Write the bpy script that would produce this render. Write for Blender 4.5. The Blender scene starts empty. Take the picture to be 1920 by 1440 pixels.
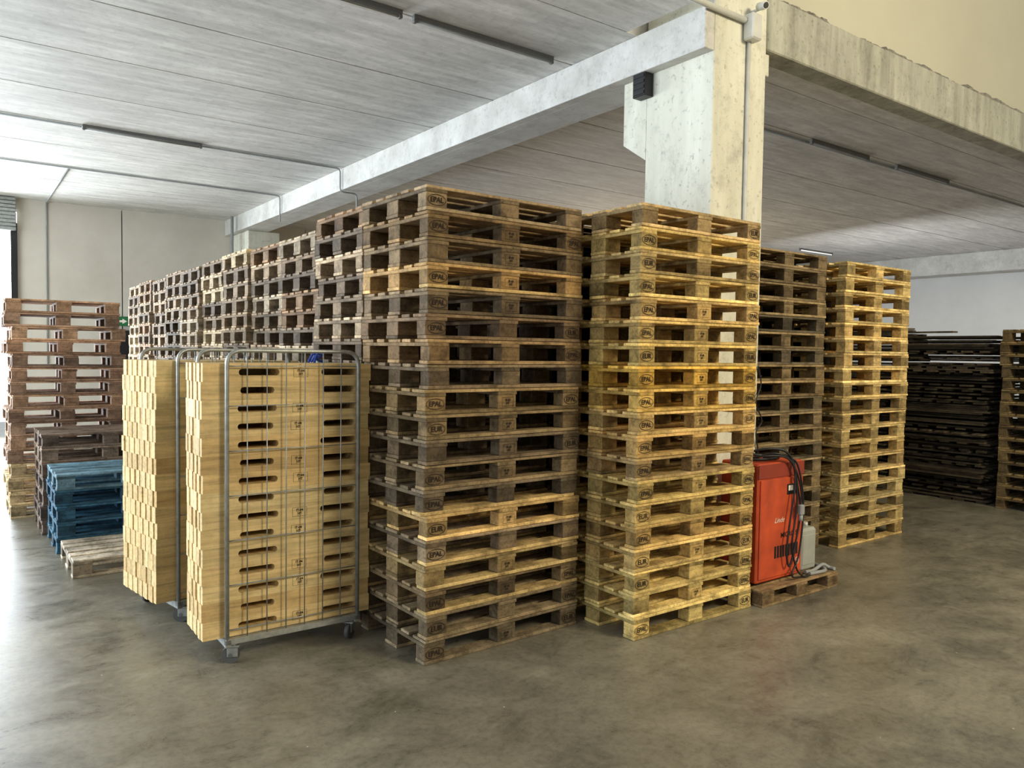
import bpy, math, random
from mathutils import Vector, Matrix
R = random.Random(7)
scene = bpy.context.scene
COL = scene.collection

def lin(r, g=None, b=None):
    if g is None: r, g, b = r
    f = lambda c: (c/255/12.92) if c/255 <= .04045 else ((c/255+.055)/1.055)**2.4
    return (f(r), f(g), f(b), 1.0)

# ------------------------------------------------------------------ materials
class NT:
    def __init__(s, name):
        s.m = bpy.data.materials.new(name); s.m.use_nodes = True
        s.t = s.m.node_tree; s.t.nodes.clear()
        s.out = s.n('ShaderNodeOutputMaterial'); s.b = s.n('ShaderNodeBsdfPrincipled')
        s.t.links.new(s.b.outputs[0], s.out.inputs[0])
    def n(s, ty, **kw):
        nd = s.t.nodes.new(ty)
        for k, v in kw.items(): setattr(nd, k, v)
        return nd
    def l(s, a, b): s.t.links.new(a, b)
    def obj(s):
        return s.n('ShaderNodeTexCoord').outputs['Object']
    def scale(s, vec, sc, loc=(0,0,0)):
        mp = s.n('ShaderNodeMapping'); mp.inputs['Scale'].default_value = sc
        mp.inputs['Location'].default_value = loc
        s.l(vec, mp.inputs['Vector']); return mp.outputs[0]
    def noise(s, vec, scale, detail=4, rough=.55, w=None, dist=0):
        nd = s.n('ShaderNodeTexNoise')
        if w is not None:
            nd.noise_dimensions = '4D'; s.l(w, nd.inputs['W'])
        nd.inputs['Scale'].default_value = scale; nd.inputs['Detail'].default_value = detail
        nd.inputs['Roughness'].default_value = rough; nd.inputs['Distortion'].default_value = dist
        s.l(vec, nd.inputs['Vector']); return nd.outputs['Fac']
    def ramp(s, fac, stops):
        nd = s.n('ShaderNodeValToRGB'); e = nd.color_ramp.elements
        e[0].position, e[0].color = stops[0][0], stops[0][1]
        e[1].position, e[1].color = stops[-1][0], stops[-1][1]
        for p, c in stops[1:-1]:
            x = e.new(p); x.color = c
        s.l(fac, nd.inputs[0]); return nd.outputs[0]
    def g(s, v): return (v, v, v, 1)
    def mul(s, a, b, fac=1.0, mode='MULTIPLY'):
        nd = s.n('ShaderNodeMix', data_type='RGBA', blend_type=mode)
        nd.inputs[0].default_value = fac
        for x, i in ((a, 6), (b, 7)):
            if hasattr(x, 'is_output'): s.l(x, nd.inputs[i])
            else: nd.inputs[i].default_value = x
        return nd.outputs[2]
    def mixf(s, fac, a, b):
        nd = s.n('ShaderNodeMix', data_type='RGBA')
        s.l(fac, nd.inputs[0])
        for x, i in ((a, 6), (b, 7)):
            if hasattr(x, 'is_output'): s.l(x, nd.inputs[i])
            else: nd.inputs[i].default_value = x
        return nd.outputs[2]
    def math(s, op, a, b):
        nd = s.n('ShaderNodeMath', operation=op)
        for x, i in ((a, 0), (b, 1)):
            if hasattr(x, 'is_output'): s.l(x, nd.inputs[i])
            else: nd.inputs[i].default_value = x
        return nd.outputs[0]
    def bump(s, h, st=.3, d=.01):
        nd = s.n('ShaderNodeBump'); nd.inputs['Strength'].default_value = st
        nd.inputs['Distance'].default_value = d
        s.l(h, nd.inputs['Height']); s.l(nd.outputs[0], s.b.inputs['Normal'])
    def col(s, c): s.l(c, s.b.inputs['Base Color']) if hasattr(c, 'is_output') else setattr(s.b.inputs['Base Color'], 'default_value', c)
    def rough(s, v): s.b.inputs['Roughness'].default_value = v

def wood_mat(name, stain=.55, rough=.8):
    s = NT(name)
    oi = s.n('ShaderNodeObjectInfo')
    at = s.n('ShaderNodeAttribute', attribute_name='tone')
    sep = s.n('ShaderNodeSeparateColor'); s.l(at.outputs['Color'], sep.inputs[0])
    o = s.obj()
    vx = s.scale(o, (1.6, 26, 26)); vy = s.scale(o, (26, 1.6, 26))
    mv = s.n('ShaderNodeMix', data_type='VECTOR')
    s.l(sep.outputs[1], mv.inputs[0]); s.l(vx, mv.inputs[4]); s.l(vy, mv.inputs[5])
    w = s.math('ADD', s.math('MULTIPLY', oi.outputs['Random'], 60.0), s.math('MULTIPLY', sep.outputs[2], 25.0))
    gr = s.noise(mv.outputs[1], 1.6, 5, .6, w, .6)
    grain = s.ramp(gr, [(.3, s.g(.62)), (.5, s.g(.95)), (.72, s.g(1.18))])
    st = s.noise(o, 6.5, 5, .7, w)
    stc = s.ramp(st, [(.35, (1-stain, 1-stain*1.02, 1-stain*1.05, 1)), (.55, s.g(1.0)), (.75, s.g(1+stain*.5))])
    c = s.mul(oi.outputs['Color'], grain)
    c = s.mul(c, stc)
    c = s.mul(c, s.ramp(s.noise(o, 60, 3, .6, w), [(.32, s.g(1-stain*.6)), (.5, s.g(1))]))
    tn = s.n('ShaderNodeVectorMath', operation='SCALE')
    s.l(c, tn.inputs[0]); s.l(sep.outputs[0], tn.inputs['Scale'])
    s.col(tn.outputs[0]); s.rough(rough)
    s.b.inputs['Specular IOR Level'].default_value = .25
    s.bump(gr, .35, .004)
    return s.m
M_wood = wood_mat('weathered_wood', .62)
M_new = wood_mat('fresh_pine', .16, .65)

def plain(name, c, rough=.5, metal=0, noise=.15, nscale=8):
    s = NT(name); o = s.obj()
    f = s.noise(o, nscale, 4)
    v = s.ramp(f, [(.3, s.g(1-noise)), (.7, s.g(1+noise*.4))])
    s.col(s.mul(c, v)); s.rough(rough); s.b.inputs['Metallic'].default_value = metal
    return s.m
M_galv = plain('galvanised_steel', lin(165,168,165), .4, .6, .3, 20)
M_steel_dark = plain('dull_steel', lin(110,112,112), .5, .6)
M_rubber = plain('grey_rubber', lin(75,75,74), .6)
M_black = plain('black_plastic', lin(22,22,24), .45)
M_red = plain('orange_red_paint', lin(194,74,34), .6, 0, .35, 6)
M_red2 = plain('dark_red_paint', lin(140,50,28), .6)
M_white = plain('white_plastic', lin(205,205,198), .4)
M_can = plain('milky_plastic', lin(164,166,158), .4)
M_grey = plain('grey_plastic', lin(150,152,150), .5)
M_dgrey = plain('dusty_grey_enamel', lin(105,105,102), .5)
M_blue = plain('blue_fabric', lin(25,60,150), .7)
M_ink = plain('burned_brand', lin(44,29,17), .9, 0, .5, 60)
M_whiteink = plain('white_print', lin(232,224,210), .6)
M_green = plain('green_sign_panel', lin(20,105,60), .5)
def emis(name, c, st):
    s = NT(name); s.col(c); s.b.inputs['Emission Color'].default_value = c
    s.b.inputs['Emission Strength'].default_value = st; return s.m
M_tube_on = emis('lit_tube', (1, .97, .9, 1), .9)
M_tube_off = plain('unlit_tube', lin(150,150,146), .3)

def ceil_mat():
    s = NT('shuttered_concrete'); o = s.obj()
    a = s.noise(s.scale(o, (1.0, 6, 1)), 1.3, 8, .75)
    b = s.noise(o, 1.1, 5, .6)
    vo = s.n('ShaderNodeTexBrick'); vo.inputs['Scale'].default_value = 1.0
    vo.inputs['Brick Width'].default_value = .38; vo.inputs['Row Height'].default_value = .055
    vo.inputs['Mortar Size'].default_value = 0; vo.inputs['Color1'].default_value = s.g(.86); vo.inputs['Color2'].default_value = s.g(1.06)
    vo.inputs['Mortar'].default_value = s.g(.95)
    s.l(o, vo.inputs['Vector'])
    c = s.ramp(a, [(.28, lin(190,188,183)), (.5, lin(214,212,207)), (.68, lin(236,234,229))])
    c = s.mul(c, s.ramp(b, [(.3, s.g(.86)), (.7, s.g(1.04))]))
    c = s.mul(c, s.ramp(s.noise(o, 14, 6, .75), [(.35, s.g(.86)), (.5, s.g(1))]))
    c = s.mul(c, vo.outputs['Color'], .8)
    s.col(c); s.rough(.7); s.bump(a, .12, .01); return s.m
M_ceil = ceil_mat()
def conc(name, lo, hi, sc=1.5, fleck=True, vstreak=False, rough=.85, fl=.72):
    s = NT(name); o = s.obj()
    a = s.noise(s.scale(o, (3, 3, .5)) if vstreak else o, sc, 7, .65)
    c = s.ramp(a, [(.3, lo), (.68, hi)])
    if fleck:
        f = s.noise(o, 22, 4, .7)
        c = s.mul(c, s.ramp(f, [(.3, s.g(fl)), (.42, s.g(1))]))
        f2 = s.noise(o, 4, 8, .8)
        c = s.mul(c, s.ramp(f2, [(.36, s.g(.8)), (.48, s.g(1))]))
    s.col(c); s.rough(rough); s.bump(a, .3, .01); return s.m
M_beam = conc('beam_concrete', lin(180,178,170), lin(215,214,208), 2.2)
M_colm = conc('whitewashed_concrete', lin(200,198,180), lin(226,224,208), 1.6, True, True, fl=.62)
M_span = conc('spandrel_concrete', lin(140,138,126), lin(188,187,172), 2.0, True, True, fl=.6)
M_wall = conc('precast_wall', lin(192,185,172), lin(210,204,191), .8, False)
M_wallw = conc('white_wall', lin(205,205,202), lin(220,220,217), .6, False)
M_cream = conc('cream_plaster', lin(190,186,166), lin(200,197,176), .5, False)
M_rub = conc('crumbly_mortar', lin(92,88,78), lin(160,155,140), 14)
M_gap = plain('dark_joint', lin(38,36,34), .9)

def floor_mat():
    s = NT('trowelled_concrete_floor'); o = s.obj()
    a = s.noise(o, .5, 10, .72, None, .25)
    b = s.noise(s.scale(o, (1, 1.5, 1)), 1.9, 12, .78, None, .4)
    c = s.noise(o, 26, 6, .75)
    d = s.noise(s.scale(o, (1.3, 1, 1), (7, 3, 0)), .9, 10, .75, None, .5)
    base = s.ramp(a, [(.3, lin(108,103,89)), (.5, lin(127,121,104)), (.72, lin(147,141,122))])
    base = s.mul(base, s.ramp(b, [(.36, s.g(.64)), (.49, s.g(.94)), (.63, s.g(1.16))]))
    base = s.mul(base, s.ramp(d, [(.36, s.g(.70)), (.48, s.g(1)), (.7, s.g(1.06))]))
    base = s.mul(base, s.ramp(c, [(.36, s.g(.80)), (.54, s.g(1.05))]))
    v = s.n('ShaderNodeTexVoronoi'); v.inputs['Scale'].default_value = 5
    s.l(o, v.inputs['Vector'])
    sp = s.ramp(v.outputs['Distance'], [(.018, s.g(1)), (.024, s.g(0))])
    base = s.mixf(sp, base, lin(205,196,170))
    s.col(base)
    rr = s.n('ShaderNodeMapRange'); s.l(b, rr.inputs[0])
    rr.inputs[1].default_value = .38; rr.inputs[2].default_value = .62
    rr.inputs[3].default_value = .26; rr.inputs[4].default_value = .44
    s.l(rr.outputs[0], s.b.inputs['Roughness'])
    s.bump(b, .12, .006); return s.m
M_floor = floor_mat()

# ------------------------------------------------------------------ mesh builder
class MB:
    def __init__(s): s.v = []; s.f = []; s.c = []; s.sm = []
    def add(s, vs, fs, col=(1, 0, 0), M=None, smooth=False):
        o = len(s.v)
        for p in vs:
            p = Vector(p)
            if M is not None: p = M @ p
            s.v.append(p[:]); s.c.append((col[0], col[1], col[2], 1))
        for f in fs: s.f.append(tuple(i+o for i in f)); s.sm.append(smooth)
    def box(s, x0, x1, y0, y1, z0, z1, ch=0, col=(1, 0, 0), M=None):
        if ch <= 0:
            vs = [(x, y, z) for x in (x0, x1) for y in (y0, y1) for z in (z0, z1)]
            s.add(vs, [(0,1,3,2),(4,6,7,5),(0,4,5,1),(2,3,7,6),(0,2,6,4),(1,5,7,3)], col, M); return
        c = ((x0+x1)/2, (y0+y1)/2, (z0+z1)/2); h = ((x1-x0)/2, (y1-y0)/2, (z1-z0)/2)
        vs = []; idx = {}
        for a in range(3):
            for sg in [(i, j, k) for i in (-1, 1) for j in (-1, 1) for k in (-1, 1)]:
                idx[(a, sg)] = len(vs)
                vs.append(tuple(c[i]+sg[i]*(h[i]-(0 if i == a else ch)) for i in range(3)))
        fs = []
        for a in range(3):
            b, d = [(1,2),(0,2),(0,1)][a]
            for sa in (-1, 1):
                q = []
                for sb, sd in ((-1,-1),(1,-1),(1,1),(-1,1)):
                    t = [0,0,0]; t[a] = sa; t[b] = sb; t[d] = sd; q.append(idx[(a, tuple(t))])
                fs.append(q)
        for a, b, d in ((0,1,2),(0,2,1),(1,2,0)):
            for sa in (-1, 1):
                for sb in (-1, 1):
                    q = []
                    for ax, sd in ((a,-1),(a,1),(b,1),(b,-1)):
                        t = [0,0,0]; t[a] = sa; t[b] = sb; t[d] = sd; q.append(idx[(ax, tuple(t))])
                    fs.append(q)
        for sg in [(i, j, k) for i in (-1, 1) for j in (-1, 1) for k in (-1, 1)]:
            fs.append([idx[(0, sg)], idx[(1, sg)], idx[(2, sg)]])
        C = Vector(c); out = []
        for f in fs:
            p = [Vector(vs[i]) for i in f]
            n = (p[1]-p[0]).cross(p[2]-p[0]); m = sum(p, Vector())/len(p)
            out.append(tuple(f) if n.dot(m-C) > 0 else tuple(reversed(f)))
        s.add(vs, out, col, M)
    def tube(s, pts, r, seg=8, col=(1, 0, 0), caps=True, closed=False):
        pts = [Vector(p) for p in pts]; n = len(pts); vs = []; fs = []
        up = None
        for i, p in enumerate(pts):
            if closed: d = pts[(i+1) % n]-pts[i-1]
            else: d = pts[min(i+1, n-1)]-pts[max(i-1, 0)]
            d.normalize()
            if up is None:
                up = Vector((0,0,1)) if abs(d.z) < .9 else Vector((1,0,0))
            a = d.cross(up)
            if a.length < 1e-4: a = d.orthogonal()
            a.normalize(); b = a.cross(d).normalized(); up = b
            for k in range(seg):
                t = 2*math.pi*k/seg
                vs.append((p+a*math.cos(t)*r+b*math.sin(t)*r)[:])
        m = n if closed else n-1
        for i in range(m):
            j = (i+1) % n
            for k in range(seg):
                k2 = (k+1) % seg
                fs.append((i*seg+k, i*seg+k2, j*seg+k2, j*seg+k))
        s.add(vs, fs, col, None, True)
        if caps and not closed:
            o = len(s.v)-len(vs)
            s.f.append(tuple(o+k for k in reversed(range(seg)))); s.sm.append(False)
            s.f.append(tuple(o+(n-1)*seg+k for k in range(seg))); s.sm.append(False)
    def cyl(s, p0, p1, r, seg=20, col=(1,0,0)): s.tube([p0, p1], r, seg, col)
    def prism(s, prof, axis, a0, a1, col=(1,0,0)):
        n = len(prof); vs = []
        for a in (a0, a1):
            for p in prof:
                t = list(p); t.insert(axis, a); vs.append(tuple(t))
        fs = [tuple(range(n)), tuple(range(2*n-1, n-1, -1))]
        for i in range(n):
            j = (i+1) % n; fs.append((i, i+n, j+n, j))
        s.add(vs, fs, col)
    def mesh(s, name, mat):
        me = bpy.data.meshes.new(name); me.from_pydata(s.v, [], s.f)
        a = me.color_attributes.new('tone', 'FLOAT_COLOR', 'POINT')
        flat = [x for c in s.c for x in c]; a.data.foreach_set('color', flat)
        me.polygons.foreach_set('use_smooth', s.sm)
        me.materials.append(mat); me.validate(); me.update(); return me
    def obj(s, name, mat, parent=None, loc=None, rot=None, color=None, fixn=False):
        me = s.mesh(name, mat)
        if fixn:
            import bmesh
            bm = bmesh.new(); bm.from_mesh(me); bmesh.ops.recalc_face_normals(bm, faces=bm.faces[:]); bm.to_mesh(me); bm.free()
        return link(name, me, parent, loc, rot, color)
def link(name, data, parent=None, loc=None, rot=None, color=None):
    o = bpy.data.objects.new(name, data); COL.objects.link(o)
    if parent is not None: o.parent = parent
    if loc is not None: o.location = loc
    if rot is not None: o.rotation_euler = rot
    if color is not None: o.color = color
    return o
def top(o, label, cat, group=None):
    o['label'] = label; o['category'] = cat
    if group: o['group'] = group
    return o
def struct(o): o['kind'] = 'structure'; return o
def rpath(pts, r, n=5):
    pts = [Vector(p) for p in pts]; out = [pts[0]]
    for i in range(1, len(pts)-1):
        a = (pts[i-1]-pts[i]).normalized(); b = (pts[i+1]-pts[i]).normalized()
        p0 = pts[i]+a*r; p1 = pts[i]+b*r
        for k in range(n+1):
            t = k/n; out.append((1-t)**2*p0+2*t*(1-t)*pts[i]+t*t*p1)
    out.append(pts[-1]); return out
def smooth_path(pts, n=6):
    P = [Vector(p) for p in pts]; P = [P[0]]+P+[P[-1]]; out = []
    for i in range(1, len(P)-2):
        for k in range(n):
            t = k/n; a, b, c, d = P[i-1], P[i], P[i+1], P[i+2]
            out.append(.5*((2*b)+(c-a)*t+(2*a-5*b+4*c-d)*t*t+(3*b-a-3*c+d)*t**3))
    out.append(P[-2]); return out

def text_geo(body, size, shear=0, bold=0):
    cu = bpy.data.curves.new('t', 'FONT'); cu.body = body; cu.size = size
    cu.align_x = 'CENTER'; cu.align_y = 'CENTER'; cu.shear = shear; cu.offset = bold
    cu.resolution_u = 3
    o = bpy.data.objects.new('t', cu); COL.objects.link(o)
    dg = bpy.context.evaluated_depsgraph_get(); dg.update()
    me = bpy.data.meshes.new_from_object(o.evaluated_get(dg))
    v = [(p.co.x, 0, p.co.y) for p in me.vertices]; f = [tuple(p.vertices) for p in me.polygons]
    bpy.data.objects.remove(o); bpy.data.curves.remove(cu); bpy.data.meshes.remove(me)
    return v, f
def ring(rx, rz, th, n=32):
    v = []; f = []
    for i in range(n):
        t = 2*math.pi*i/n
        v.append((rx*math.cos(t), 0, rz*math.sin(t))); v.append(((rx-th)*math.cos(t), 0, (rz-th)*math.sin(t)))
    for i in range(n):
        j = (i+1) % n; f.append((2*i, 2*j, 2*j+1, 2*i+1))
    return v, f
def mark_mesh(name, text, size, oval=None, mat=M_ink, extra=None):
    mb = MB(); v, f = text_geo(text, size, 0, .0008); mb.add(v, f)
    if oval:
        v, f = ring(oval[0], oval[1], .0034); mb.add(v, f)
    if extra: extra(mb)
    return mb.mesh(name, mat)
MK_epal = mark_mesh('stamp_mark', 'EPAL', .041, (.062, .032))
MK_eur = mark_mesh('stamp_mark', 'EUR', .044, (.059, .032))
def stampbox(mb):
    for a in ((-.045,-.027,.045,-.0255),(-.045,.0255,.045,.027),(-.045,-.027,-.0435,.027),(.0435,-.027,.045,.027),(-.012,-.027,-.0108,.027)):
        mb.add([(a[0],0,a[1]),(a[2],0,a[1]),(a[2],0,a[3]),(a[0],0,a[3])], [(0,1,2,3)])
MK_ippc = mark_mesh('stamp_mark', 'IT-08\nHT', .018, None, M_ink, stampbox)

# ------------------------------------------------------------------ pallets
def pallet_pieces(rng, L=1.2, W=.8, nb=5):
    hx, hy = L/2, W/2; P = {'deck': [], 'block': [], 'base': []}
    def tone(lo=.75, hi=1.3): return rng.uniform(lo, hi)
    wd = [.145, .1, .145, .1, .145] if nb == 5 else [.1]*nb
    gap = (W-sum(wd))/(len(wd)-1); y = -hy
    for w in wd:
        dx = rng.uniform(-.007, .007)
        P['deck'].append((-hx+dx, hx+dx, y+rng.uniform(0, .005), y+w-rng.uniform(0, .005), .1235, .1435-rng.uniform(0, .003), (tone(1.05, 1.9), 0, rng.random())))  # brighter deck tones: pale wear plus side light on board ends painted in
        y += w+gap
    for cx in (-hx+.0725, 0, hx-.0725):
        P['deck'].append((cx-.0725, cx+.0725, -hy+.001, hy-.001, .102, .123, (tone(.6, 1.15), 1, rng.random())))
    for cx in (-hx+.0725, 0, hx-.0725):
        for cy, w in ((-hy+.05, .1), (0, .145), (hy-.05, .1)):
            j = rng.uniform(-.007, .007)
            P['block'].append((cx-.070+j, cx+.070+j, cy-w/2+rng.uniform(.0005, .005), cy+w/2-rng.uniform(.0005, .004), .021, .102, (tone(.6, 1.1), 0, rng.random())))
    for cy, w in ((-hy+.05, .1), (0, .145), (hy-.05, .1)):
        P['base'].append((-hx, hx, cy-w/2, cy+w/2, .0005, .0205, (tone(.8, 1.5), 0, rng.random())))
    return P
rv = random.Random(3)
NV = 8
VAR = [pallet_pieces(rv) for _ in range(NV)]
def pieces_mesh(name, ps, ch=.003, M=None, mat=M_wood):
    mb = MB()
    for p in ps: mb.box(*p[:6], ch=ch, col=p[6], M=M)
    return mb.mesh(name, mat)
FULL = [pieces_mesh('pallet', v['deck']+v['block']+v['base'], .002) for v in VAR]
DECK = [pieces_mesh('top_deck', v['deck']) for v in VAR]
BLK = [[pieces_mesh('block', [p]) for p in v['block']] for v in VAR]
BAS = [[pieces_mesh('bottom_board', [p]) for p in v['base']] for v in VAR]
VS = [pallet_pieces(rv, 1.08, .8) for _ in range(3)]
FULLS = [pieces_mesh('pallet', v['deck']+v['block']+v['base'], .002) for v in VS]
VH = [pallet_pieces(rv, .98, .46, 4) for _ in range(1)]

def jc(c, a=.08):
    k = 1+R.uniform(-a, a)*1.6; d = R.uniform(-.03, .03)
    return (c[0]*k*(1+d), c[1]*k, c[2]*k*(1-d), 1)
NPAL = [0]
SP = .1464
def stack(x0, y0, n, colf, label, group, sp=SP, detailed=False, jit=.008, rj=.006, marks=0, yaw=0, small=False, fresh=()):
    # x0, y0: near corner of the stack, yaw turns the stack about that corner
    L, W = (1.08 if small else 1.2), .8
    cx = x0+math.cos(yaw)*L/2-math.sin(yaw)*W/2; cy = y0+math.sin(yaw)*L/2+math.cos(yaw)*W/2
    for k in range(n):
        vi = R.randrange(3 if small else NV)
        c = colf(k)
        jx, jy = R.uniform(-jit, jit), R.uniform(-jit, jit)*.6
        if k == 0: jx = jy = 0
        loc = (cx+jx, cy+jy, k*sp)
        rot = (0, 0, yaw+R.uniform(-rj, rj)*(0 if k == 0 else 1))
        zs = sp/.144
        if not detailed:
            o = link('pallet', (FULLS if small else FULL)[vi], None, loc, rot, c)
        else:
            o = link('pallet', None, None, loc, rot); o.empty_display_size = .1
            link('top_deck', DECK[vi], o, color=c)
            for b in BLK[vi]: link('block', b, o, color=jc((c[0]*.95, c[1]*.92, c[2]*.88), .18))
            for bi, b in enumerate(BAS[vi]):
                nw = bi == 0 and k in fresh
                cc = jc(lin(206,176,118)) if nw else jc((c[0]*1.1, c[1]*1.1, c[2]*1.08), .22)
                bo = link('bottom_board', b, o, color=cc)
                if nw: bo.location = (-.03 if k == 6 else 0, -.004, 0); bo['label'] = 'fresh pale replacement board'
            if marks:
                hx, hy = L/2, W/2
                lm = MK_epal if R.random() < .75 else MK_eur
                if R.random() < (.8 if marks == 1 else .95): link('stamp_mark', lm, o, (-hx+.072, -hy-.0012, .061))
                if R.random() < (.4 if marks == 1 else .85): link('stamp_mark', MK_epal if R.random() < .6 else MK_eur, o, (hx-.072, -hy-.0012, .061))
                if R.random() < .6: link('stamp_mark', MK_ippc, o, (0, -hy-.0012, .061))
        o.scale = (1, 1, zs)
        top(o, label, 'pallet', group)
        NPAL[0] += 1

def pal(*cols):
    cs = [lin(c) for c in cols]
    return lambda k: jc(R.choice(cs), .1)
C1cols = [(116,102,80),(128,112,86),(136,116,86),(162,138,94),(122,106,84),(180,152,102),(116,102,82),(138,118,88),(120,104,82),(138,118,86),(156,130,90),(124,106,82),(146,118,82),(126,104,78),(134,112,84),(176,142,92),(130,108,78),(144,118,82),(130,110,82)]
def c1(k): return jc(lin(C1cols[k]), .09)
Bcols = [(214,188,120),(210,182,116),(200,172,108),(194,164,104),(190,158,98),(210,178,110),(212,182,112),(182,152,102),(194,160,100),(200,166,104),(204,168,92),(214,172,80),(206,174,104),(200,170,106),(194,164,106),(208,178,112),(188,162,108),(212,182,114),(180,152,106)]
def cb(k): return jc(lin(Bcols[k]), .06)
stack(2.205, 3.838, 19, c1, 'weathered dark grey-brown wooden pallet in the tall corner stack', 'pallets in the dark corner stack', SP, True, .011, .009, 1, yaw=.03, fresh=(2, 3, 4, 6, 15))
stack(3.50, 3.43, 19, cb, 'pale yellow wooden pallet with oval stamps in a tall stack', 'pallets in the pale stack beside the column', SP, True, .008, .006, 2)
RB = pal((146,126,102), (162,140,112), (130,112,90), (178,158,130), (122,106,88), (156,126,96))
RB2 = pal((164,142,114), (182,160,128), (142,122,98), (194,172,136), (134,116,96))
yy = 3.838+.857
sps = [.1470, .1432, .1438, .1450, .1446, .1436, .1448, .1432, .1446, .1440]
for i in range(10):
    f = RB if i in (0, 1, 2, 5, 6, 8) else RB2
    stack(2.225+(-.018, 0, .03, .0, .02, -.02, .0, .02, -.02, 0)[i], yy, 19, f, 'weathered brown wooden pallet in a long row of tall stacks', 'pallets in the long row of stacks',
          sps[i], i == 0, .016, .007, yaw=(.01 if i == 0 else 0))
    yy += .835
DD = pal((118,104,78), (104,92,72), (134,116,86), (148,126,90))
LL = pal((212,186,126), (202,174,114), (220,194,134), (194,168,114))
stack(5.53, 4.16, 19, DD, 'dark weathered wooden pallet in a tall stack behind the column', 'pallets in the dark stack behind the column', SP, False, .01)
stack(6.83, 4.02, 19, LL, 'pale wooden pallet in a tall freestanding stack', 'pallets in the far pale stack', .144, True, .012, .01)
FB = pal((190,152,120), (174,136,108), (200,164,132), (160,128,104))
stack(.50, 9.6, 16, lambda k: jc(lin(214,186,138)) if k < 4 else FB(k), 'orange-brown wooden pallet in a stack near the doorway', 'pallets in the orange-brown stack', .1455, False, .03, .02, small=True)
stack(.70, 8.62, 7, pal((128,108,92), (144,122,102), (114,98,86)), 'dark brown wooden pallet in a low stack', 'pallets in the low dark stack', .140, False, .014)
stack(.74, 7.76, 5, lambda k: jc(lin(112,148,166)) if k == 4 else jc(lin(52,90,112), .15), 'worn blue painted wooden pallet in a low stack', 'blue pallets in a low stack', .140, False, .014)
stack(.76, 6.86, 1, pal((188,172,148)), 'grey-brown wooden pallet lying flat on the floor', 'single pallet', .144, True)
stack(10.42, 3.28, 15, pal((128,106,68), (142,118,76), (108,90,60)), 'brown wooden pallet in a stack beside the dark pile', 'pallets in the stack beside the dark pile', SP, False, .02, .02)

def stuff_rows(name, spots, n, color, label, jit=.012, rj=.006, sp=SP):
    mb = MB()
    for (x0, y0) in spots:
        for k in range(n):
            P = VAR[R.randrange(NV)]
            M = Matrix.Translation((x0+.6+R.uniform(-jit, jit), y0+.4+R.uniform(-jit, jit), k*sp)) @ Matrix.Rotation(R.uniform(-rj, rj), 4, 'Z')
            tn = R.uniform(.7, 1.2)
            for p in P['deck']+P['block']+P['base']:
                mb.box(*p[:6], ch=0, col=(p[6][0]*tn, p[6][1], p[6][2]), M=M)
    o = mb.obj(name, M_wood, color=color)
    top(o, label, 'pallet', 'pallets standing behind the front stacks'); o['kind'] = 'stuff'
stuff_rows('pallet', [(3.49, 4.31+.84*i) for i in range(9)], 19, lin(90, 76, 56), 'weathered wooden pallets, colour darkened as shade, filling the rows behind the front stacks')  # colour darkened so the gaps between the front stacks look shaded
stuff_rows('pallet', [(5.6, 5.02+.84*i) for i in range(3)] + [(6.88, 4.9+.84*i) for i in range(3)], 19, lin(80, 68, 50), 'weathered wooden pallets, colour darkened as shade, filling the rows behind the far stacks')  # dark colour stands in for shade inside the far openings
# dark dense pile of broken pallets and flat boards
mb = MB(); rr = random.Random(21); tops = []
for (y0, H0) in ((4.24, 2.14), (5.50, 2.2), (6.76, 2.15)):
    z = 0.0; sh = 0
    while z < H0:
        th = .022
        if rr.random() < .3: sh = rr.uniform(-.1, .05)
        ox = sh+rr.uniform(-.04, .03); oy = rr.uniform(-.05, .05); tn = rr.uniform(.4, 1.5)
        if rr.random() < .6:
            for i in range(7):
                x = 10.57+i*.17+ox+rr.uniform(-.02, .02); a = rr.uniform(-.03, .03)
                M = Matrix.Translation((x, y0+.6+oy+rr.uniform(-.05, .05), z)) @ Matrix.Rotation(a, 4, 'Z')
                mb.box(-.06, .06, -.6, .6, 0, th, 0, (tn*rr.uniform(.6, 1.3), 1, rr.random()), M)
        else:
            for i in range(6):
                y = y0+.06+i*.215+oy; a = rr.uniform(-.06, .06)
                M = Matrix.Translation((11.1+ox+rr.uniform(-.06, .03), y, z)) @ Matrix.Rotation(a, 4, 'Z')
                mb.box(-.6, .6, -.06, .06, 0, th, 0, (tn*rr.uniform(.6, 1.3), 0, rr.random()), M)
            mb.box(11.0+ox, 11.12+ox, y0, y0+1.2, z, z+th, 0, (tn, 1, rr.random()))  # inner board added so the lit wall doesn't show through the gaps
        zt = z+th
        z += th+.002+(rr.uniform(.01, .03) if rr.random() < .3 else 0)
    tops.append(zt)
o = mb.obj('broken_pallet_pile', M_wood, color=lin(80, 70, 54)); top(o, 'dense dark pile of broken pallets and flat boards', 'pallet pile'); o['kind'] = 'stuff'
zt = max(tops)+.001
for i, (x, y, a, l) in enumerate([(10.9, 5.9, 1.5, 2.2), (10.85, 6.2, 1.7, 1.6), (10.95, 6.0, 1.25, 1.4), (10.9, 6.1, .9, 1.3)]):
    mb = MB(); mb.box(-l/2, l/2, -.06, .06, 0, .022, .002)
    o = mb.obj('loose_board', M_wood, loc=(x, y, zt+.0225*i), rot=(0, 0, a), color=lin(110, 96, 74))
    top(o, 'dark weathered loose board lying on a pallet pile', 'board', 'loose boards on the dark pile')
mb = MB(); mb.box(-.05, .05, -.012, .012, 0, 1.05, .002)
o = mb.obj('leaning_board', M_wood, loc=(10.33, 5.6, 0), rot=(0, .02, 1.5), color=lin(120, 100, 66)); top(o, 'upright brown board leaning against the dark pile', 'board')

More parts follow.
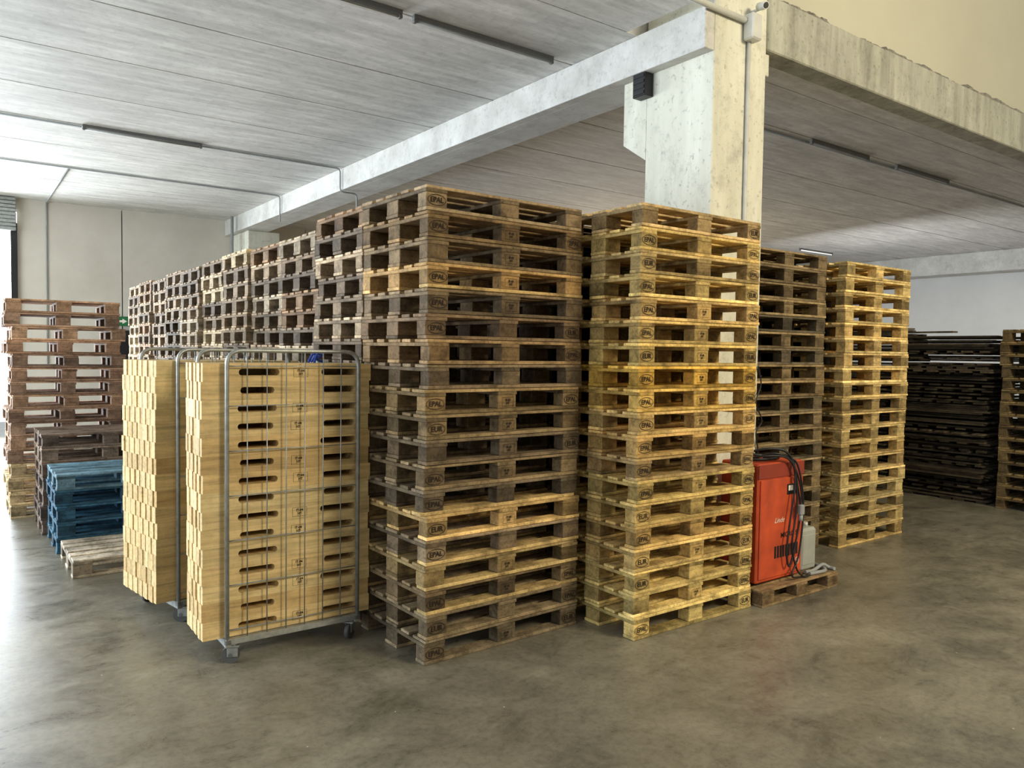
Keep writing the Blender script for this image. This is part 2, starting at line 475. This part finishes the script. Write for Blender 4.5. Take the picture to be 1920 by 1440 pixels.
# ------------------------------------------------------------------ structure
mb = MB(); mb.box(-14, 26, -10, 22, -.2, 0)
struct(mb.obj('floor', M_floor))
mb = MB(); H = 4.45
ys = [4.62, 5.44]+[5.44+1.25*i for i in range(1, 10)]
g = .011
mb.box(-8, 4.49, 3.9, 4.62-g, H, H+.25)
mb.box(5.37, 21, 4.12, 4.62-g, H, H+.25)
for i in range(len(ys)-1):
    mb.box(-8, 21, ys[i]+(0 if i == 0 else g), min(ys[i+1]-g, 16.4), H, H+.25)
struct(mb.obj('ceiling', M_ceil))
mb = MB(); mb.box(-8, 21, 4.62, 16.4, H+.251, H+.35)
o = mb.obj('trim_1', M_gap); struct(o)
mb = MB()
mb.box(1.0, 2.68, 16.35, 16.6, 0, H); mb.box(2.70, 6.3, 16.35, 16.6, 0, H)
mb.box(6.32, 21.3, 16.35, 16.6, 0, H); mb.box(-8, -4, 16.35, 16.6, 0, H); mb.box(-4, 1.0, 16.35, 16.6, 4.2, H)
mb.box(1.0, 21.3, 16.5, 16.62, 0, H)
struct(mb.obj('wall_back', M_wall))
mb = MB(); mb.box(21.0, 21.25, 3.9, 16.35, 0, 9)
struct(mb.obj('wall_right', M_wallw))
mb = MB(); mb.box(5.36, 21, 4.14, 4.3, 4.74, 9)
struct(mb.obj('wall_upper', M_cream))
mb = MB(); mb.box(.90, 1.0, 16.28, 16.36, 0, 4.0)
struct(mb.obj('door_1', M_black))
mb = MB()
for i in range(9): mb.box(-4, .98, 16.20, 16.30, 3.86+i*.065, 3.86+i*.065+.058, .008)
o = mb.obj('roller_shutter', M_galv); top(o, 'rolled-up galvanised slatted shutter above the doorway', 'roller shutter')
mb = MB(); mb.box(2.62, 2.98, 16.25, 16.34, .0, 2.15)
o = mb.obj('door_2', M_black); struct(o)
# column + corbel
ZB = 4.14
mb = MB()
mb.box(4.71, 5.35, 3.9, 4.6, 0, 7.2, .008)
mb.prism([(4.598, 3.45), (4.86, 3.62), (4.86, ZB-.002), (4.598, ZB-.002)], 0, 4.712, 5.34)
mb.box(5.35, 5.46, 3.95, 4.1, 4.12, 4.3, .006)
o = mb.obj('concrete_column', M_colm, fixn=True); top(o, 'whitewashed square concrete column with a stepped corbel', 'column')
mb = MB(); mb.box(4.71, 5.35, 15.6, 16.33, 0, ZB-.002, .012); mb.box(4.72, 5.34, 15.2, 15.6, 3.5, ZB-.002, .01)
o = mb.obj('concrete_column', M_colm); top(o, 'whitewashed concrete column against the far wall', 'column')
mb = MB(); mb.box(4.60, 4.708, 3.90, 16.34, ZB, 4.448, .004); mb.box(4.709, 5.1, 4.62, 16.34, ZB, 4.448, .0)
o = mb.obj('concrete_beam', M_beam); top(o, 'pale concrete beam spanning from column to far wall', 'beam')
mb = MB(); mb.box(20.3, 20.95, 4.2, 16.34, 3.95, 4.448, .012)
o = mb.obj('concrete_beam', M_beam); top(o, 'pale concrete beam along the end wall', 'beam')
mb = MB(); mb.box(5.36, 20.99, 3.9, 4.115, 4.3, 4.74, .01)
o = mb.obj('concrete_edge_beam', M_span); top(o, 'stained concrete edge beam beside the column', 'beam')
# crumbly mortar ridge
rr = random.Random(5); n = 900
vs = []; fs = []; h1 = .05
for i in range(n+1):
    x = 5.38+(20.9-5.38)*i/n
    h1 += rr.uniform(-.014, .014)+(.05-h1)*.08; h1 = max(.01, min(.11, h1))
    h = h1+rr.uniform(-.01, .01)
    vs += [(x, 3.915+rr.uniform(-.006, .012), 4.7405), (x, 3.93+rr.uniform(0, .02), 4.745+h*.55), (x, 3.99+rr.uniform(-.02, .02), 4.748+h), (x, 4.07+rr.uniform(-.02, .02), 4.75+h*1.25+rr.uniform(-.008, .008)), (x, 4.138, 4.7405)]
for i in range(n):
    for k in range(4): a = i*5+k; fs.append((a, a+5, a+6, a+1))
mb = MB(); mb.add(vs, fs); o = mb.obj('mortar_ridge', M_rub, fixn=True); top(o, 'crumbly grey mortar ridge on top of the edge beam', 'mortar')

# ------------------------------------------------------------------ ceiling fixtures and conduits
def fixture(x0, x1, y, on=False):
    e = link('fluorescent_lamp', None, None, ((x0+x1)/2, y, H-.048)); h = (x1-x0)/2
    mb = MB(); mb.box(-h, h, -.02, .02, .015, .048, .004); mb.obj('housing', M_dgrey, e)
    mb = MB(); mb.cyl((-h+.03, 0, 0), (h-.03, 0, 0), .011, 10); mb.obj('tube', M_tube_on if on else M_tube_off, e)
    mb = MB(); mb.box(-h, -h+.03, -.018, .018, -.015, .015, .003); mb.obj('end_cap', M_dgrey, e)
    mb = MB(); mb.box(h-.03, h, -.018, .018, -.015, .015, .003); mb.obj('end_cap', M_dgrey, e)
    top(e, 'lit fluorescent tube lamp under the ceiling' if on else 'unlit slim fluorescent tube lamp under the concrete ceiling', 'ceiling lamp', 'ceiling lamps')
fixture(1.3, 2.65, 10.43); fixture(1.45, 2.85, 5.40); fixture(2.95, 4.35, 5.40); fixture(8.4, 9.7, 5.46); fixture(10.4, 11.9, 5.46); fixture(16.6, 18.0, 11.0, True)
def pipe(pts, r, label, mat=M_grey, name='conduit', rad=.06):
    mb = MB(); mb.tube(rpath(pts, rad) if len(pts) > 2 else pts, r, 8); o = mb.obj(name, mat)
    top(o, label, 'conduit'); return o
zc = H-.014
pipe([(-2, 10.5, zc), (4.57, 10.5, zc), (4.57, 10.5, ZB-.03), (4.83, 10.5, ZB-.03), (4.83, 10.5, 3.6)], .012, 'thin grey conduit running along a ceiling joint')
pipe([(-2, 13.0, zc), (4.57, 13.0, zc), (4.57, 13.0, 4.0)], .012, 'thin grey conduit running along a ceiling joint')
pipe([(1.45, 16.33, 1.5), (1.45, 16.33, H-.016), (1.45, 13.05, H-.016)], .014, 'thin grey conduit running down the far wall')
pipe([(5.5, 5.56, zc), (20, 5.56, zc)], .013, 'thin grey conduit beside a ceiling joint')
pipe([(4.50, 15.5, H-.032), (4.50, 15.5, 0.02)], .03, 'grey pipe beside the far column')
pipe([(3.9, 3.874, 4.44), (5.055, 3.874, 4.44)], .024, 'pale conduit running into the junction box', M_white)
pipe([(5.10, 3.882, 4.29), (5.10, 3.882, .002)], .016, 'grey vertical conduit on the column face', M_white)
mb = MB(); mb.box(5.04, 5.16, 3.80, 3.898, 4.29, 4.49, .012)
o = mb.obj('junction_box', M_white); top(o, 'white junction box on the column', 'junction box')
e = link('security_camera', None, None, (5.13, 3.84, 4.53))
mb = MB(); mb.cyl((0, .059, 0), (0, -.03, 0), .012, 10); mb.obj('bracket', M_white, e)
mb = MB(); mb.cyl((0, -.02, .02), (-.02, -.10, .0), .03, 18); mb.obj('body', M_white, e)
mb = MB(); mb.cyl((-.02, -.098, .0), (-.021, -.106, -.002), .022, 18); mb.obj('lens', M_black, e)
top(e, 'small white security camera on the column', 'security camera')
mb = MB(); mb.box(4.61, 4.708, 4.52, 4.66, ZB-.19, ZB-.001, .004)
for i in range(4): mb.box(4.603, 4.61, 4.53, 4.65, ZB-.175+i*.045, ZB-.15+i*.045, .001)
o = mb.obj('black_box', M_black); top(o, 'small black ribbed box under the beam end beside the column', 'box')
mb = MB(); mb.tube(smooth_path([(5.33, 3.885, 1.75), (5.37, 3.88, 1.6), (5.31, 3.88, 1.45), (5.38, 3.87, 1.3), (5.32, 3.88, 1.2), (5.36, 3.88, 1.0), (5.30, 3.885, .8)], 8), .006, 6)
o = mb.obj('wire', M_black); top(o, 'black wire hanging loose on the column', 'wire')
e = link('exit_sign', None, None, (2.66, 16.2, 2.32))
mb = MB(); mb.box(-.13, .13, -.02, .049, -.09, .09, .004); mb.obj('panel', M_green, e)
mb = MB(); mb.add([(-.1, -.022, .02), (0, -.022, .02), (0, -.022, .05), (.08, -.022, 0), (0, -.022, -.05), (0, -.022, -.02), (-.1, -.022, -.02)], [(0, 1, 2, 3, 4, 5, 6)]); mb.obj('arrow', M_whiteink, e)
mb = MB(); mb.box(-.02, .02, .049, .149, -.02, .02, .002); mb.obj('bracket', M_grey, e)
top(e, 'small green emergency exit sign with white arrow', 'sign')

# ------------------------------------------------------------------ roll cages with slotted boards
def slot_board(rng, L=1.03, Hh=.1045, T=.0445, slots=((.2, .46), (.7, .93))):
    mb = MB(); zc = Hh*.52; r = .0195
    def hh(x):
        for a, b in slots:
            if a <= x <= b:
                d = min(x-a, b-x)
                return r if d >= r else math.sqrt(max(0, r*r-(r-d)**2))
        return 0
    pts = [0, L]
    for a, b in slots:
        pts += [a, a+.003, a+.009, a+r, b-r, b-.009, b-.003, b]
    pts = sorted(pts); n = len(pts); v = []
    for y in (0, T):
        for x in pts:
            h = hh(x); v += [(x, y, 0), (x, y, zc-h), (x, y, zc+h), (x, y, Hh)]
    f = []; o2 = n*4
    for i in range(n-1):
        a = i*4; b = a+4; hl = hh((pts[i]+pts[i+1])/2)
        for k in ((0, 2) if hl > 0 else (0, 1, 2)):
            f.append((a+k, b+k, b+k+1, a+k+1)); f.append((a+k+o2, a+k+1+o2, b+k+1+o2, b+k+o2))
        f.append((a, a+o2, b+o2, b)); f.append((a+3, b+3, b+3+o2, a+3+o2))
        if hl > 0:
            f.append((a+1, b+1, b+1+o2, a+1+o2)); f.append((a+2, a+2+o2, b+2+o2, b+2))
    for i, fl in ((0, 0), (n-1, 1)):
        a = i*4
        for k in (0, 2):
            q = (a+k, a+k+1, a+k+1+o2, a+k+o2); f.append(q if not fl else q[::-1])
    mb.add(v, f, (rng.uniform(.95, 1.05), 0, rng.random()))
    return mb.mesh('slotted_board', M_new)
rs = random.Random(11)
SLOTS = [((.20, .43), (.71, .94)), ((.22, .42), (.72, .93)), ((.20, .44), (.70, .94)), ((.21, .42), (.73, .94))]
SB = [[slot_board(rs, 1.03, slots=sl) for _ in range(3)] for sl in SLOTS]
mb = MB(); mb.box(0, 1.03, 0, .0445, 0, .1045, .001, (1, 0, .4)); SOLID = mb.mesh('slot_backing_board', M_new)  # unslotted backing board, added to stop light behind the slots
MK_s = mark_mesh('ink_stamp', 'IT-04\nHT', .02, None, M_ink, stampbox)
def cage(ox, oy, rot, depth, boards, rows, lab):
    T = Matrix.Translation((ox, oy, 0)) @ Matrix.Rotation(rot, 4, 'Z')
    e = link('roll_cage', None, None, (ox, oy, 0), (0, 0, rot))
    W = .83; x0 = .12
    mb = MB()
    mb.box(x0, x0+W, 0, .035, .115, .15, .003); mb.box(x0, x0+W, depth-.035, depth, .115, .15, .003)
    mb.box(x0, x0+.035, 0, depth, .10, .148, .003); mb.box(x0+W-.035, x0+W, 0, depth, .10, .148, .003)
    for i in range(5):
        yy = depth*(i+1)/6; mb.box(x0+.035, x0+W-.035, yy-.015, yy+.015, .12, .146, .002)
    mb.obj('base_frame', M_galv, e)
    for y in (.012, depth-.012):
        s = link('side_frame', None, e, (0, y, 0))
        mb = MB()
        mb.tube(rpath([(x0+.012, 0, .13), (x0+.012, 0, 1.82), (x0+W-.012, 0, 1.82), (x0+W-.012, 0, .13)], .09, 6), .0125, 10)
        mb.obj('hoop', M_galv, s)
        mb = MB()
        for i in (1, 2, 3, 4, 5, 6):
            x = x0+.012+(W-.024)*i/7; mb.cyl((x, 0, .15), (x, 0, 1.81), .0036, 6)
        for z in (.2, .46, .72, .98, 1.24, 1.5, 1.73):
            mb.cyl((x0+.012, .004, z), (x0+W-.012, .004, z), .0036, 6)
        mb.obj('wire_grid', M_galv, s)
    for x in (x0+.05, x0+W-.05):
        for y in (.03, depth-.05):
            a = R.uniform(-.8, .8); c = link('caster', None, e, (x, y, 0), (0, 0, a))
            mb = MB(); mb.box(-.03, .03, -.02, -.016, .04, .105, .001); mb.box(-.03, .03, .016, .02, .04, .105, .001)
            mb.box(-.04, .04, -.035, .035, .103, .109, .001); mb.cyl((0, 0, .103), (0, 0, .118), .022, 14)
            mb.obj('fork', M_galv, c)
            mb = MB(); mb.cyl((-.012, -.014, .0505), (-.012, .014, .0505), .05, 24); mb.obj('wheel', M_rubber, c)
            mb = MB(); mb.cyl((-.012, -.0225, .0505), (-.012, .0225, .0505), .012, 12); mb.obj('hub', M_steel_dark, c)
    top(e, lab, 'roll cage', 'roll cages')
    bc = [lin(216,188,134), lin(222,196,142), lin(208,178,124), lin(218,190,136), lin(198,168,116)]
    pitch = .1063
    for k in range(rows):
        tint = R.choice(bc)
        dxr = R.uniform(-.004, .004)
        for j in range(boards):
            p = T @ Vector((dxr-.002+R.uniform(-.003, .003)+(.005 if (j+k) % 2 == 0 else 0), .045+j*.045, .1505+k*pitch))
            c = jc(tint if R.random() < .75 else R.choice(bc), .04)
            solid = (j == boards-1)  # rearmost board has no slots, added to block light from behind
            o = link('slotted_board', SOLID if solid else SB[k % 4][R.randrange(3)], None, p, (0, 0, rot), c)
            o.scale = (1, 1, 1.016)
            top(o, 'pale fresh pine board stacked on edge, added as backing to keep the slots dark' if solid else 'pale fresh pine board with two hand slots, stacked on edge', 'board', 'pine boards stacked on the roll cages')
            if j == 0 and k % 3 != 1:
                link('ink_stamp', MK_s, o, (.57, -.001, .052))
cage(1.143, 4.485, -.012, .70, 8, 15, 'galvanised wire roll cage loaded with pine boards')
cage(1.08, 5.33, .17, .66, 13, 15, 'galvanised wire roll cage with pine boards behind another cage')
zt = .1505+15*.1063+.009
mb = MB(); mb.tube(smooth_path([(1.80, 4.60, zt), (1.84, 4.62, zt+.05), (1.89, 4.60, zt+.045), (1.87, 4.65, zt+.02), (1.92, 4.66, zt)], 5), .008, 8)
mb.tube(smooth_path([(1.82, 4.56, zt), (1.86, 4.61, zt+.055), (1.84, 4.66, zt)], 5), .008, 8)
o = mb.obj('blue_strap', M_blue); top(o, 'crumpled blue strap lying on the pine boards', 'strap')

# ------------------------------------------------------------------ battery charger corner
px, py = 4.74, 3.36; PS = .85
P = VH[0]
o = link('pallet', None, None, (px+.49, py+.23, 0)); cc = lin(150, 124, 88); o.scale = (1, 1, PS)
link('top_deck', pieces_mesh('top_deck', P['deck']), o, color=cc)
for p in P['block']: link('block', pieces_mesh('block', [p]), o, color=jc(cc, .1))
for p in P['base']: link('bottom_board', pieces_mesh('bottom_board', [p]), o, color=jc(cc, .1))
top(o, 'small worn brown pallet under the red battery charger', 'pallet', 'single pallet')
ZP = .144*PS+.0005
e = link('battery_charger', None, None, (4.775, 3.45, ZP))
W, D, HH = .565, .34, .91
mb = MB(); mb.box(0, W, 0, D, .02, HH, .012); mb.obj('housing', M_red, e)
mb = MB(); mb.box(.02, W-.02, -.012, .0, .05, HH-.12, .004); mb.obj('front_panel', M_red, e)
mb = MB(); mb.box(.0, W, -.008, .0, HH-.11, HH-.005, .003); mb.obj('top_band', M_red2, e)
mb = MB()
for i in range(9): mb.box(.20+i*.034, .222+i*.034, -.0145, -.011, .19, .28, 0)
mb.obj('vent', M_black, e)
for x in (.05, W-.09):
    mb = MB(); mb.box(x, x+.04, .03, D-.03, -.0, .02, .002); mb.obj('foot', M_black, e)
mb = MB(); mb.box(.34, .48, -.018, -.011, .66, .74, .003); mb.obj('control_panel', M_black, e)
mb = MB(); mb.box(.35, .41, -.0195, -.0175, .69, .73, .001); mb.obj('display', M_whiteink, e)
mb = MB(); mb.cyl((.45, -.018, .70), (.45, -.028, .70), .014, 16); mb.obj('knob', M_red, e)
def put_text(txt, size, x, z, shear=0, extra=None, y=-.0135, bold=.001, mat=M_whiteink):
    mb = MB(); v, f = text_geo(txt, size, shear, bold); mb.add(v, f)
    if extra: extra(mb)
    mb.obj('lettering', mat, e, (x, y, z))
put_text('Linde', .055, .25, .475, .4, bold=0)
put_text('MICRO S', .055, .38, .355, 0, mat=M_black)
def disc(mb):
    v, f = ring(.028, .028, .005); mb.add(v, f)
put_text('6', .045, .49, .135, 0, disc)
cb1 = [(.10, .15, .922), (.20, .02, .98), (.34, -.04, .92), (.42, -.05, .72), (.46, -.05, .5), (.40, -.05, .26), (.34, -.05, .12), (.30, -.05, .22), (.33, -.05, .45), (.38, -.05, .70), (.40, -.03, .89), (.50, .08, .925)]
cb2 = [(.04, .20, .922), (.12, .05, .96), (.28, -.03, .95), (.40, -.045, .84), (.47, -.05, .66), (.45, -.05, .50)]
cb3 = [(.30, .18, .922), (.38, .0, .94), (.44, -.045, .84), (.50, -.05, .55), (.46, -.05, .2), (.36, -.06, .05), (.5, -.05, .012), (.58, -.05, .012)]
cb4 = [(.15, .2, .922), (.30, .02, .965), (.38, -.035, .90), (.41, -.055, .6), (.36, -.055, .3), (.42, -.055, .1), (.52, -.055, .014), (.60, -.06, .012)]
for c in (cb1, cb2, cb3, cb4):
    mb = MB(); mb.tube(smooth_path(c, 8), .007, 8); mb.obj('cable', M_black, e)
mb = MB(); mb.box(.43, .48, -.08, -.04, .50, .58, .008); mb.cyl((.455, -.06, .50), (.455, -.06, .455), .016, 12); mb.obj('plug', M_grey, e)
mb = MB(); mb.tube(smooth_path([(.05, .1, .922), (.15, .22, .95), (.32, .2, .935), (.38, .1, .927), (.2, .08, .928), (.08, .14, .927)], 6), .012, 8); mb.obj('cable', M_black, e)
mb = MB(); mb.tube(smooth_path([(.02, .25, .925), (.12, .1, 1.0), (.25, .0, 1.01), (.33, -.035, .96), (.36, -.04, .89)], 6), .01, 8); mb.obj('cable', M_black, e)
top(e, 'orange-red battery charger cabinet with looped black cables', 'battery charger')
e = link('canister', None, None, (5.41, 3.50, ZP))
mb = MB(); mb.box(0, .22, 0, .16, 0, .34, .02); mb.box(.025, .195, -.004, .01, .05, .29, .003)
mb.obj('body', M_can, e)
mb = MB(); mb.tube(rpath([(.05, .075, .335), (.05, .075, .37), (.13, .075, .37), (.13, .075, .335)], .015), .009, 8); mb.obj('handle', M_can, e)
mb = MB(); mb.cyl((.17, .075, .338), (.17, .075, .37), .02, 16); mb.obj('cap', M_white, e)
top(e, 'milky grey plastic canister standing on the pallet', 'canister')
zh = ZP+.0145
mb = MB(); mb.tube(smooth_path([(5.40, 3.41, zh), (5.48, 3.40, zh), (5.60, 3.40, zh), (5.68, 3.50, zh), (5.68, 3.62, zh), (5.69, 3.74, zh)], 8), .014, 8)
mb.tube(smooth_path([(5.41, 3.455, zh), (5.52, 3.45, zh), (5.64, 3.45, zh+.028), (5.70, 3.43, zh), (5.70, 3.38, zh)], 8), .014, 8)
o = mb.obj('hose', M_grey); top(o, 'grey hose lying coiled on the pallet', 'hose')

# ------------------------------------------------------------------ light
scene.view_settings.view_transform = 'Standard'
w = bpy.data.worlds.new('World'); scene.world = w; w.use_nodes = True
nt = w.node_tree; bg = nt.nodes['Background']
tc = nt.nodes.new('ShaderNodeTexCoord'); dp = nt.nodes.new('ShaderNodeVectorMath'); dp.operation = 'DOT_PRODUCT'
nt.links.new(tc.outputs['Generated'], dp.inputs[0]); dp.inputs[1].default_value = (-.82, .56, -.1)
cr = nt.nodes.new('ShaderNodeValToRGB'); e0, e1 = cr.color_ramp.elements
e0.position = .0; e0.color = (.40, .37, .30, 1); e1.position = .85; e1.color = (2.35, 2.7, 3.1, 1)
x = cr.color_ramp.elements.new(.25); x.color = (.52, .52, .50, 1)
nt.links.new(dp.outputs['Value'], cr.inputs[0]); nt.links.new(cr.outputs[0], bg.inputs[0]); bg.inputs[1].default_value = 1.0
def area(name, loc, target, sx, sy, power, col):
    l = bpy.data.lights.new(name, 'AREA'); l.shape = 'RECTANGLE'; l.size = sx; l.size_y = sy
    l.energy = power; l.color = col
    o = bpy.data.objects.new(name, l); COL.objects.link(o); o.location = loc
    d = Vector(target)-Vector(loc); o.rotation_euler = d.to_track_quat('-Z', 'Y').to_euler(); return o
area('hall_light', (6.5, -4.5, 6.0), (4.5, 4, 1.2), 2.4, 1.8, 700, (1, .88, .63))
area('door_light', (-7.0, 8.0, 2.0), (2, 8.0, 1.8), 8, 3.4, 1000, (.80, .90, 1))
area('doorway_daylight', (-1.5, 17.5, 2.2), (1, 10, 1.5), 4.5, 3.6, 1400, (.85, .93, 1))
area('end_wall_fill', (15.0, 9.0, 1.8), (21, 8.0, 2.6), 3, 2.5, 120, (.95, .97, 1))  # added fill that whitens the end wall, no fixture stands here
area('inner_ceiling_fill', (13, 13.5, 1.5), (9, 9, 4.4), 3, 3, 170, (1, .84, .66))  # added fill aimed up at the ceiling behind the beam, no visible source

# ------------------------------------------------------------------ camera
cam = bpy.data.cameras.new('Camera'); co = bpy.data.objects.new('Camera', cam); COL.objects.link(co)
cam.sensor_width = 36; cam.lens = 36*1442/1920; cam.clip_start = .05; cam.clip_end = 200
yaw = math.radians(53.8); th = math.radians(2.34); rho = .014
F = Vector((math.cos(yaw), math.sin(yaw), 0)); Rt = Vector((math.sin(yaw), -math.cos(yaw), 0))
f = F*math.cos(th)-Vector((0, 0, 1))*math.sin(th); up = Rt.cross(f)
r2 = Rt*math.cos(rho)+up*math.sin(rho); u2 = up*math.cos(rho)-Rt*math.sin(rho)
m = Matrix((r2, u2, -f)).transposed().to_4x4(); m.translation = (0, 0, 1.83)
co.matrix_world = m
scene.camera = co
print('PALLETS', NPAL[0])
